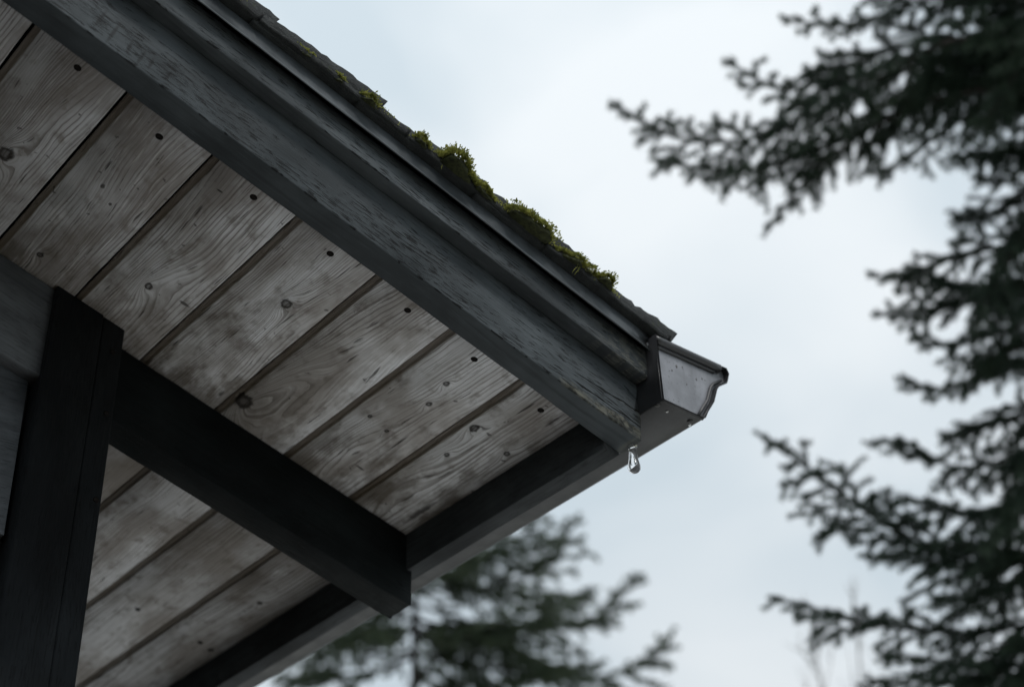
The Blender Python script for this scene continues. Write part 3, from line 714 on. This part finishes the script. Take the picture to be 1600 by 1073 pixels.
# thin ragged mat of moss growing in the joints of the rake edge
rg = np.random.default_rng(77); n_ = 4200; rr_ = rg.uniform(-1.0, -.13, n_); keep = (vnoise(rr_ * 11, 5.0) + rg.normal(0, .25, n_)) > .35; rr_ = rr_[keep]; n_ = len(rr_)
nn_ = NB + .003 + rg.uniform(0, 1, n_) * .014; yy_ = -.054 + rg.uniform(0, .012, n_)
P = P0 + RV * rr_[:, None] + YV * yy_[:, None] + NV * nn_[:, None]
dr = rg.normal(0, .5, (n_, 3)) + np.array([0, -.7, .8]); dr /= np.linalg.norm(dr, axis=1)[:, None]; A = np.cross(dr, rg.normal(size=(n_, 3))); A /= np.linalg.norm(A, axis=1)[:, None]
ln_ = rg.uniform(.002, .006, n_)[:, None]; w_ = rg.uniform(.0007, .0013, n_)[:, None]
V = np.stack([P, P + dr * ln_ * .6 + A * w_, P + dr * ln_, P + dr * ln_ * .6 - A * w_], 1).reshape(-1, 3)
o = bpy.data.objects.new('moss_mat', mesh_np('moss_mat', V, None, np.arange(4 * n_).reshape(-1, 4), [m_moss])); link(o)
tag(o, 'thin ragged film of moss in the joints along the shingle edge', 'moss', kind='stuff')
# root threads below one clump and a few cobweb hairs
def threads(name, pts_list, label, cat):
    Vs = []; Ts = []; Qs = []; k = 0
    for p in pts_list:
        V, T, Q = tube(p, .00045, 4); Vs.append(V); Ts.append(T + k); Qs.append(Q + k); k += len(V)
    o = bpy.data.objects.new(name, mesh_np(name, np.vstack(Vs), np.vstack(Ts), np.vstack(Qs), [m_moss])); link(o); tag(o, label, cat, kind='stuff'); return o
pl = []
for (px, py, qx, qy) in ((906, 416, 898, 428), (903, 414, 894, 425), (690, 258, 690, 264), (908, 412, 902, 424)):
    a = on_plane(px, py, YV, P0 + YV * -.056); b = on_plane(qx, qy, YV, P0 + YV * -.057)
    pl.append([a + (b - a) * t + rng.normal(0, .0006, 3) for t in np.linspace(0, 1, 5)])
threads('root_threads', pl, 'fine pale root threads dangling from moss over the roof edge', 'roots')

# ------------------------------------------------------------------ conifers
def leaf_mat(name, a, b, tr=.25):
    s = NT(name); n = s.noise(s.co, 4, 3, .6); n2 = s.noise(s.co, 40, 2)
    c = s.mix(s.ramp(n, .35, .65), a, b); c = s.mix(s.ramp(n2, .45, .7, 0, .5), c, tuple(q * 1.5 for q in b))
    s.fin(c, .6, None, .3); thin(s, c, .18); return s.m
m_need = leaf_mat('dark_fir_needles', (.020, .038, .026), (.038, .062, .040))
m_need2 = leaf_mat('haze_tinted_needles', (.045, .070, .045), (.080, .108, .066))  # distance haze put into the colour: paler, greyer needles
m_bark = simple_noise_mat('conifer_bark', (.012, .011, .010), (.040, .034, .030), 30, .9, bd=.01)
def curve_pts(ctrl, n):
    ctrl = np.array(ctrl, float); m_ = len(ctrl) - 1; t = np.linspace(0, m_, n); o = []
    for x in t:
        i = min(int(x), m_ - 1); f = x - i
        p0 = ctrl[max(i - 1, 0)]; p1 = ctrl[i]; p2 = ctrl[i + 1]; p3 = ctrl[min(i + 2, m_)]
        o.append(.5 * ((2 * p1) + (-p0 + p2) * f + (2 * p0 - 5 * p1 + 4 * p2 - p3) * f * f + (-p0 + 3 * p1 - 3 * p2 + p3) * f ** 3))
    return np.array(o)
class Wood:
    def __init__(s): s.V = []; s.T = []; s.Q = []; s.k = 0
    def add(s, pts, rad, n=5):
        V, T, Q = tube(pts, rad, n); s.V.append(V); s.T.append(T + s.k); s.Q.append(Q + s.k); s.k += len(V)
    def mesh(s, name, mat): return mesh_np(name, np.vstack(s.V), np.vstack(s.T), np.vstack(s.Q), [mat], True)
def needles(segs, per_m, ln, wd, rg):
    """segs: list of polylines; needles stand round the twig, swept towards its tip"""
    P = []; D = []
    for p in segs:
        L_ = np.linalg.norm(np.diff(p, axis=0), axis=1); tot = L_.sum(); n = max(3, int(tot * per_m)); cum = np.concatenate([[0], np.cumsum(L_)])
        t = rg.uniform(0, tot, n); i = np.clip(np.searchsorted(cum, t) - 1, 0, len(L_) - 1); f = (t - cum[i]) / (L_[i] + 1e-9)
        P.append(p[i] + (p[i + 1] - p[i]) * f[:, None]); D.append((p[i + 1] - p[i]) / (L_[i] + 1e-9)[:, None])
    P = np.vstack(P); D = np.vstack(D); n = len(P)
    rnd = rg.normal(size=(n, 3)); S = np.cross(D, rnd); S /= np.linalg.norm(S, axis=1)[:, None] + 1e-9
    dr = D * .55 + S * .85 + np.array([0, 0, .10]); dr /= np.linalg.norm(dr, axis=1)[:, None]
    W_ = np.cross(dr, rg.normal(size=(n, 3))); W_ /= np.linalg.norm(W_, axis=1)[:, None]
    l = (ln * rg.uniform(.7, 1.15, n))[:, None]; w_ = (wd * rg.uniform(.7, 1.2, n))[:, None]
    V = np.stack([P - W_ * w_ * .5, P + W_ * w_ * .5, P + dr * l], 1).reshape(-1, 3)
    return V, np.arange(3 * n).reshape(-1, 3)
def bough(parent, ctrl, spread, seed, mat, ln=.026, wd=.0055, per_m=620, step=.050, droop=.35, label=None, rad=.013, lat=1.0, tipup=0.0, sub_step=.045, subl=.34):
    """one limb of a fir from the trunk (first point) to its tip: side shoots in two ranks, each with its own little shoots"""
    rg = np.random.default_rng(seed); C = curve_pts(ctrl, 28); Ls = np.linalg.norm(np.diff(C, axis=0), axis=1); tot = Ls.sum(); cum = np.concatenate([[0], np.cumsum(Ls)])
    wood = Wood(); wood.add(C, np.linspace(rad, .0025, len(C)), 6); segs = [C[len(C) // 3:]]
    s = tot * .10; side = 1
    while s < tot * .985:
        i = min(np.searchsorted(cum, s) - 1, len(C) - 2); i = max(i, 0); f = (s - cum[i]) / Ls[i]; p = C[i] + (C[i + 1] - C[i]) * f; d = (C[i + 1] - C[i]) / Ls[i]
        hz = np.cross(d, [0, 0, 1.]); hz /= np.linalg.norm(hz)
        u = 1 - s / tot
        Ll = spread * (min(1, u * 2.6 + .16)) * rg.uniform(.6, 1.15) * (1 if u < .6 else 1 - (u - .6) * .9)
        dirn = d * rg.uniform(.55, 1.0) + hz * side * rg.uniform(.6, 1.05) + np.array([0, 0, rg.normal(0, .22)]); dirn /= np.linalg.norm(dirn)
        k = 7; q = [p]; dd = dirn.copy()
        for j in range(k): dd = dd + np.array([0, 0, -droop / k * (1 - 2 * tipup * j / k)]) + rg.normal(0, .06, 3) + d * .05; dd /= np.linalg.norm(dd); q.append(q[-1] + dd * Ll / k)
        q = np.array(q); wood.add(q, np.linspace(.0045, .0012, k + 1), 4); segs.append(q)
        # shoots of the side shoot
        t = Ll * .18; sd2 = 1
        while t < Ll * .95:
            i2 = min(int(t / Ll * k), k - 1); p2 = q[i2] + (q[i2 + 1] - q[i2]) * (t / Ll * k - i2); d2 = q[i2 + 1] - q[i2]; d2 /= np.linalg.norm(d2)
            sdv = np.cross(d2, np.array([rg.normal(0, .35), rg.normal(0, .35), 1.])); sdv /= np.linalg.norm(sdv)
            l2 = spread * subl * rg.uniform(.45, 1.2) * (1 - .55 * t / Ll) * min(1.0, Ll / (spread * .5))
            d3 = d2 * .8 + sdv * sd2 * .8; d3 /= np.linalg.norm(d3)
            pts = np.array([p2, p2 + d3 * l2 * .5, p2 + d3 * l2 + np.array([0, 0, -droop * .35 * l2])]); segs.append(pts)
            t += sub_step * rg.uniform(.6, 1.4); sd2 = -sd2
        s += step * rg.uniform(.6, 1.4) / lat; side = -side
    o = bpy.data.objects.new('branch', wood.mesh('branch', m_bark)); link(o, parent); o.location = (0, 0, 0); o.matrix_parent_inverse = Matrix.Translation(-Vector(parent.location))
    if label: o['label'] = label
    V, T = needles(segs, per_m, ln, wd, rg)
    f = sub('foliage', mesh_np('foliage', V, T, None, [mat]), o); f['kind'] = 'stuff'
    return o
# --- the near fir on the right: trunk just outside the picture
DR = 7.2
tb = at_dist(1900, 560, DR + .5); tx, ty = tb[0], tb[1]
fir = thing('fir_tree', (tx, ty, 0), 'dark fir tree with long drooping boughs filling the right side', 'tree')
tw = Wood(); zz = np.linspace(0, 13.5, 30); tw.add(np.stack([tx + .05 * np.sin(zz), ty + .04 * np.cos(zz * .8), zz], 1), np.linspace(.22, .03, 30), 12)
o = bpy.data.objects.new('trunk', tw.mesh('trunk', m_bark)); link(o, fir); o.matrix_parent_inverse = Matrix.Translation(-Vector(fir.location))
def trunk_at(py, dz=0):                                     # a point on the trunk axis at the height a line of sight reaches
    r = ray(1900, py); hx = math.hypot(tx - CAM[0], ty - CAM[1]); return np.array([tx, ty, CAM[2] + r[2] / math.hypot(r[0], r[1]) * hx + dz])
# (trunk row, [(px, py, distance)...], spread, droop)
FB = [
    (40, [(1500, 90, 7.3), (1330, 150, 7.1), (1180, 215, 6.9), (1060, 215, 6.8), (952, 160, 6.7)], .30, .55),
    (20, [(1520, 60, 6.8), (1400, 110, 6.7), (1300, 150, 6.65), (1220, 170, 6.6)], .30, .7),
    (60, [(1500, 130, 7.1), (1340, 210, 6.9), (1190, 262, 6.75), (1090, 262, 6.65), (1015, 248, 6.6)], .30, .75),
    (410, [(1620, 440, 7.2), (1540, 450, 7.4), (1470, 440, 7.6), (1400, 460, 7.7)], .30, .5),
    (480, [(1640, 500, 6.9), (1560, 520, 6.8), (1480, 540, 6.8), (1420, 530, 6.8)], .26, .6),
    (860, [(1640, 880, 6.9), (1560, 860, 6.7), (1480, 850, 6.6), (1400, 850, 6.6)], .30, .7),
    (700, [(1640, 760, 7.3), (1560, 800, 7.2), (1480, 800, 7.2), (1400, 770, 7.2)], .30, .6),
    (1060, [(1640, 1060, 6.9), (1560, 1050, 6.8), (1460, 1030, 6.7), (1370, 1020, 6.7)], .26, .6),
    (-10, [(1500, 60, 7.4), (1360, 90, 7.3), (1230, 140, 7.2), (1130, 92, 7.1)], .30, .5),
    (-60, [(1520, -10, 7.3), (1420, 10, 7.1), (1310, 40, 7.0), (1218, 26, 7.0)], .22, .4),
    (100, [(1540, 140, 7.0), (1400, 180, 6.9), (1290, 250, 6.8), (1235, 310, 6.75), (1192, 370, 6.7)], .20, .5),
    (-140, [(1560, -60, 7.0), (1440, -30, 7.3), (1340, 10, 7.5)], .30, .5),
    (150, [(1560, 170, 7.5), (1480, 200, 7.5), (1400, 260, 7.6), (1350, 270, 7.6)], .22, .6),
    (330, [(1600, 380, 7.0), (1500, 400, 6.9), (1430, 425, 6.9), (1358, 432, 6.9)], .24, .45),
    (400, [(1600, 450, 7.3), (1500, 475, 7.4), (1430, 490, 7.4), (1362, 492, 7.4)], .24, .5),
    (470, [(1600, 540, 7.0), (1520, 590, 6.9), (1460, 610, 6.9), (1408, 585, 6.9)], .22, .45),
    (640, [(1600, 710, 7.4), (1500, 730, 7.4), (1430, 700, 7.5), (1364, 688, 7.5)], .26, .5),
    (740, [(1580, 880, 6.9), (1460, 860, 6.8), (1340, 790, 6.7), (1260, 730, 6.6), (1195, 680, 6.6)], .30, .55),
    (900, [(1580, 980, 7.0), (1460, 985, 7.0), (1340, 970, 6.9), (1270, 950, 6.9), (1200, 932, 6.9)], .26, .6),
    (1010, [(1580, 1060, 7.3), (1450, 1060, 7.3), (1340, 1070, 7.3)], .30, .5),
    (260, [(1620, 290, 7.6), (1560, 330, 7.8), (1500, 340, 7.9)], .30, .6),
    (560, [(1620, 640, 7.7), (1560, 660, 7.9), (1480, 690, 8.0)], .32, .6),
    (820, [(1620, 900, 7.8), (1540, 930, 7.9), (1450, 930, 8.0)], .34, .6),
    (300, [(1640, 330, 7.0), (1600, 370, 6.7), (1560, 430, 6.5), (1520, 520, 6.4)], .26, .6),
    (620, [(1640, 700, 7.0), (1600, 760, 6.7), (1560, 830, 6.5), (1520, 900, 6.4)], .28, .6),
    (60, [(1640, 40, 7.0), (1600, 90, 6.7), (1560, 160, 6.5), (1500, 230, 6.4)], .28, .6),
    (200, [(1660, 210, 7.3), (1610, 230, 7.5), (1560, 240, 7.8), (1490, 250, 8.1)], .30, .5),
    (520, [(1660, 570, 7.5), (1600, 560, 7.9), (1530, 570, 8.2)], .30, .6),
    (960, [(1640, 1000, 7.2), (1580, 1020, 6.9), (1520, 1080, 6.7)], .30, .6),
]
for i, (row, pts, sp, dr) in enumerate(FB):
    ctrl = [trunk_at(row)] + [at_dist(a, b, c_) for a, b, c_ in pts]
    bough(fir, ctrl, sp * 1.15, 200 + i, m_need, droop=dr, per_m=1250, wd=.0052, ln=.027, tipup=.3, lat=.98, sub_step=.056, subl=.56)
# the crown goes on above, below and behind
tocam = (CAM[:2] - np.array([tx, ty])); tocam /= np.linalg.norm(tocam)
for i in range(84):
    z = 1.5 + i * .14; ang = i * 2.39996; ln = 2.4 * (1 - z / 15.5) * random.uniform(.8, 1.1)
    p0 = np.array([tx + .05 * math.sin(z), ty + .04 * math.cos(z * .8), z]); d = np.array([math.cos(ang), math.sin(ang), 0])
    if 3.0 < z < 10.6 and (d[:2] @ tocam > .1 or (d @ VIEW[0]) < .10): continue
    bough(fir, [p0, p0 + d * ln * .4 + [0, 0, .10], p0 + d * ln * .75, p0 + d * ln + [0, 0, -.22]], .40, 300 + i, m_need, per_m=330, wd=.011, ln=.034, step=.085, sub_step=.085, subl=.5)

# --- the spruce far behind the eave
DB = 19.0
q = at_dist(648, 950, DB); sx_, sy_ = q[0], q[1]
spr = thing('spruce_tree', (sx_, sy_, 0), 'spruce greyed by painted-in haze, with upturned branch tips low behind the eave', 'tree')
ztop = at_dist(690, 690, DB)[2]
tw = Wood(); zz = np.linspace(0, ztop, 24); tw.add(np.stack([sx_ + 0 * zz, sy_ + 0 * zz, zz], 1), np.linspace(.15, .02, 24), 10)
o = bpy.data.objects.new('trunk', tw.mesh('trunk', m_bark)); link(o, spr); o.matrix_parent_inverse = Matrix.Translation(-Vector(spr.location))
rightv = np.array([VIEW[0][0], VIEW[0][1], 0]); rightv /= np.linalg.norm(rightv)
fwdv = np.array([VIEW[2][0], VIEW[2][1], 0]); fwdv /= np.linalg.norm(fwdv)
SB = [([(760, 870), (840, 860), (882, 838)], 0), ([(760, 930), (850, 915), (905, 850)], .6), ([(780, 990), (920, 980), (998, 910)], .2),
      ([(760, 1050), (920, 1075), (1010, 1060), (1050, 1018)], .4), ([(740, 960), (860, 1000), (935, 985)], -.8), ([(760, 900), (830, 890), (900, 905)], -1.0),
      ([(760, 1090), (900, 1110), (1010, 1110)], -.5), ([(560, 1010), (500, 1015), (440, 1040)], .3), ([(580, 960), (520, 980), (470, 1010)], -.6),
      ([(580, 1060), (520, 1080), (450, 1090)], .5), ([(740, 1010), (800, 1060), (860, 1050)], 1.2), ([(700, 930), (720, 960), (740, 950)], 1.4), ([(620, 1010), (600, 1050), (560, 1060)], 1.3), ([(700, 850), (760, 840), (820, 815)], .3), ([(720, 900), (790, 905), (850, 880)], .9), ([(740, 1030), (830, 1030), (930, 1040)], 1.6), ([(720, 980), (800, 970), (900, 950)], -1.5), ([(560, 990), (520, 1030), (480, 1060)], 1.4), ([(700, 1000), (680, 1040), (640, 1070)], -1.6), ([(730, 1080), (800, 1100), (880, 1090)], .8)]
for i, (pts, off) in enumerate(SB):
    P_ = [at_dist(a, b, DB) + fwdv * off * (k + 1) * -.45 for k, (a, b) in enumerate(pts)]
    st = np.array([sx_, sy_, P_[0][2] + .15])
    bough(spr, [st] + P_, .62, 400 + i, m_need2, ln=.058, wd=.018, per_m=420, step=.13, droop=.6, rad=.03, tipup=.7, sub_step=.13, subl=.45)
for i in range(46):
    z = 2.0 + i * (ztop - 2.1) / 46; ang = i * 2.4 + .5; ln = (ztop - z) * .36 + .2
    d = np.array([math.cos(ang), math.sin(ang), 0]); p0 = np.array([sx_, sy_, z])
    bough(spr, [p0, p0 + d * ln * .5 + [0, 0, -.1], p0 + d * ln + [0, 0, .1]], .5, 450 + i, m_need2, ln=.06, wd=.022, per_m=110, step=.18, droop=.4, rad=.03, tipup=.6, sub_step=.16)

# --- thin bare saplings far off, low on the right
def sapling(px, py_top, dist, seed, label, h_extra=0):
    rg = np.random.default_rng(seed); top = at_dist(px, py_top, dist); base = np.array([top[0], top[1], 0])
    t = thing('bare_sapling', tuple(base), label, 'tree', 'bare saplings beyond the fir')
    wd = Wood(); n = 14; zz = np.linspace(0, top[2], n); tr = np.stack([base[0] + .06 * np.sin(zz * 1.3 + seed), base[1] + .06 * np.cos(zz * 1.1), zz], 1); wd.add(tr, np.linspace(.05, .004, n), 6)
    br = Wood()
    for k in range(22):
        f = rg.uniform(.45, .97); p = np.array([np.interp(f * top[2], zz, tr[:, 0]), np.interp(f * top[2], zz, tr[:, 1]), f * top[2]]); a = rg.uniform(0, 6.28); ln = (1.02 - f) * 2.6 + .25
        d = np.array([math.cos(a) * .55, math.sin(a) * .55, 1.0]); d /= np.linalg.norm(d); q = [p]
        for j in range(5): d = d + rg.normal(0, .12, 3) + [0, 0, .05]; d /= np.linalg.norm(d); q.append(q[-1] + d * ln / 5)
        br.add(np.array(q), np.linspace(.010, .002, 6), 4)
        for j in range(3):
            a = rg.uniform(0, 6.28); s_ = q[rg.integers(1, 5)]; dd = np.array([math.cos(a) * .6, math.sin(a) * .6, 1.]); dd /= np.linalg.norm(dd); br.add(np.array([s_, s_ + dd * ln * .2, s_ + dd * ln * .38 + [0, 0, .03]]), [.005, .003, .0015], 3)
    for nm, w_ in (('trunk', wd), ('twigs', br)):
        o = bpy.data.objects.new(nm, w_.mesh(nm, m_twig)); link(o, t); o.matrix_parent_inverse = Matrix.Translation(-Vector(t.location))
m_twig = simple_noise_mat('pale_twig_bark', (.09, .085, .08), (.16, .15, .14), 20, .9)
sapling(1325, 900, 14, 3, 'thin bare sapling seen below the lowest fir bough')
sapling(1255, 930, 18, 5, 'fainter leafless sapling standing farther left in open sky')

# blinking-out of numeric dust: make sure every mesh has a sane origin
for o in SC.objects:
    if o.type == 'MESH' and not o.data.materials: o.data.materials.append(m_beam)
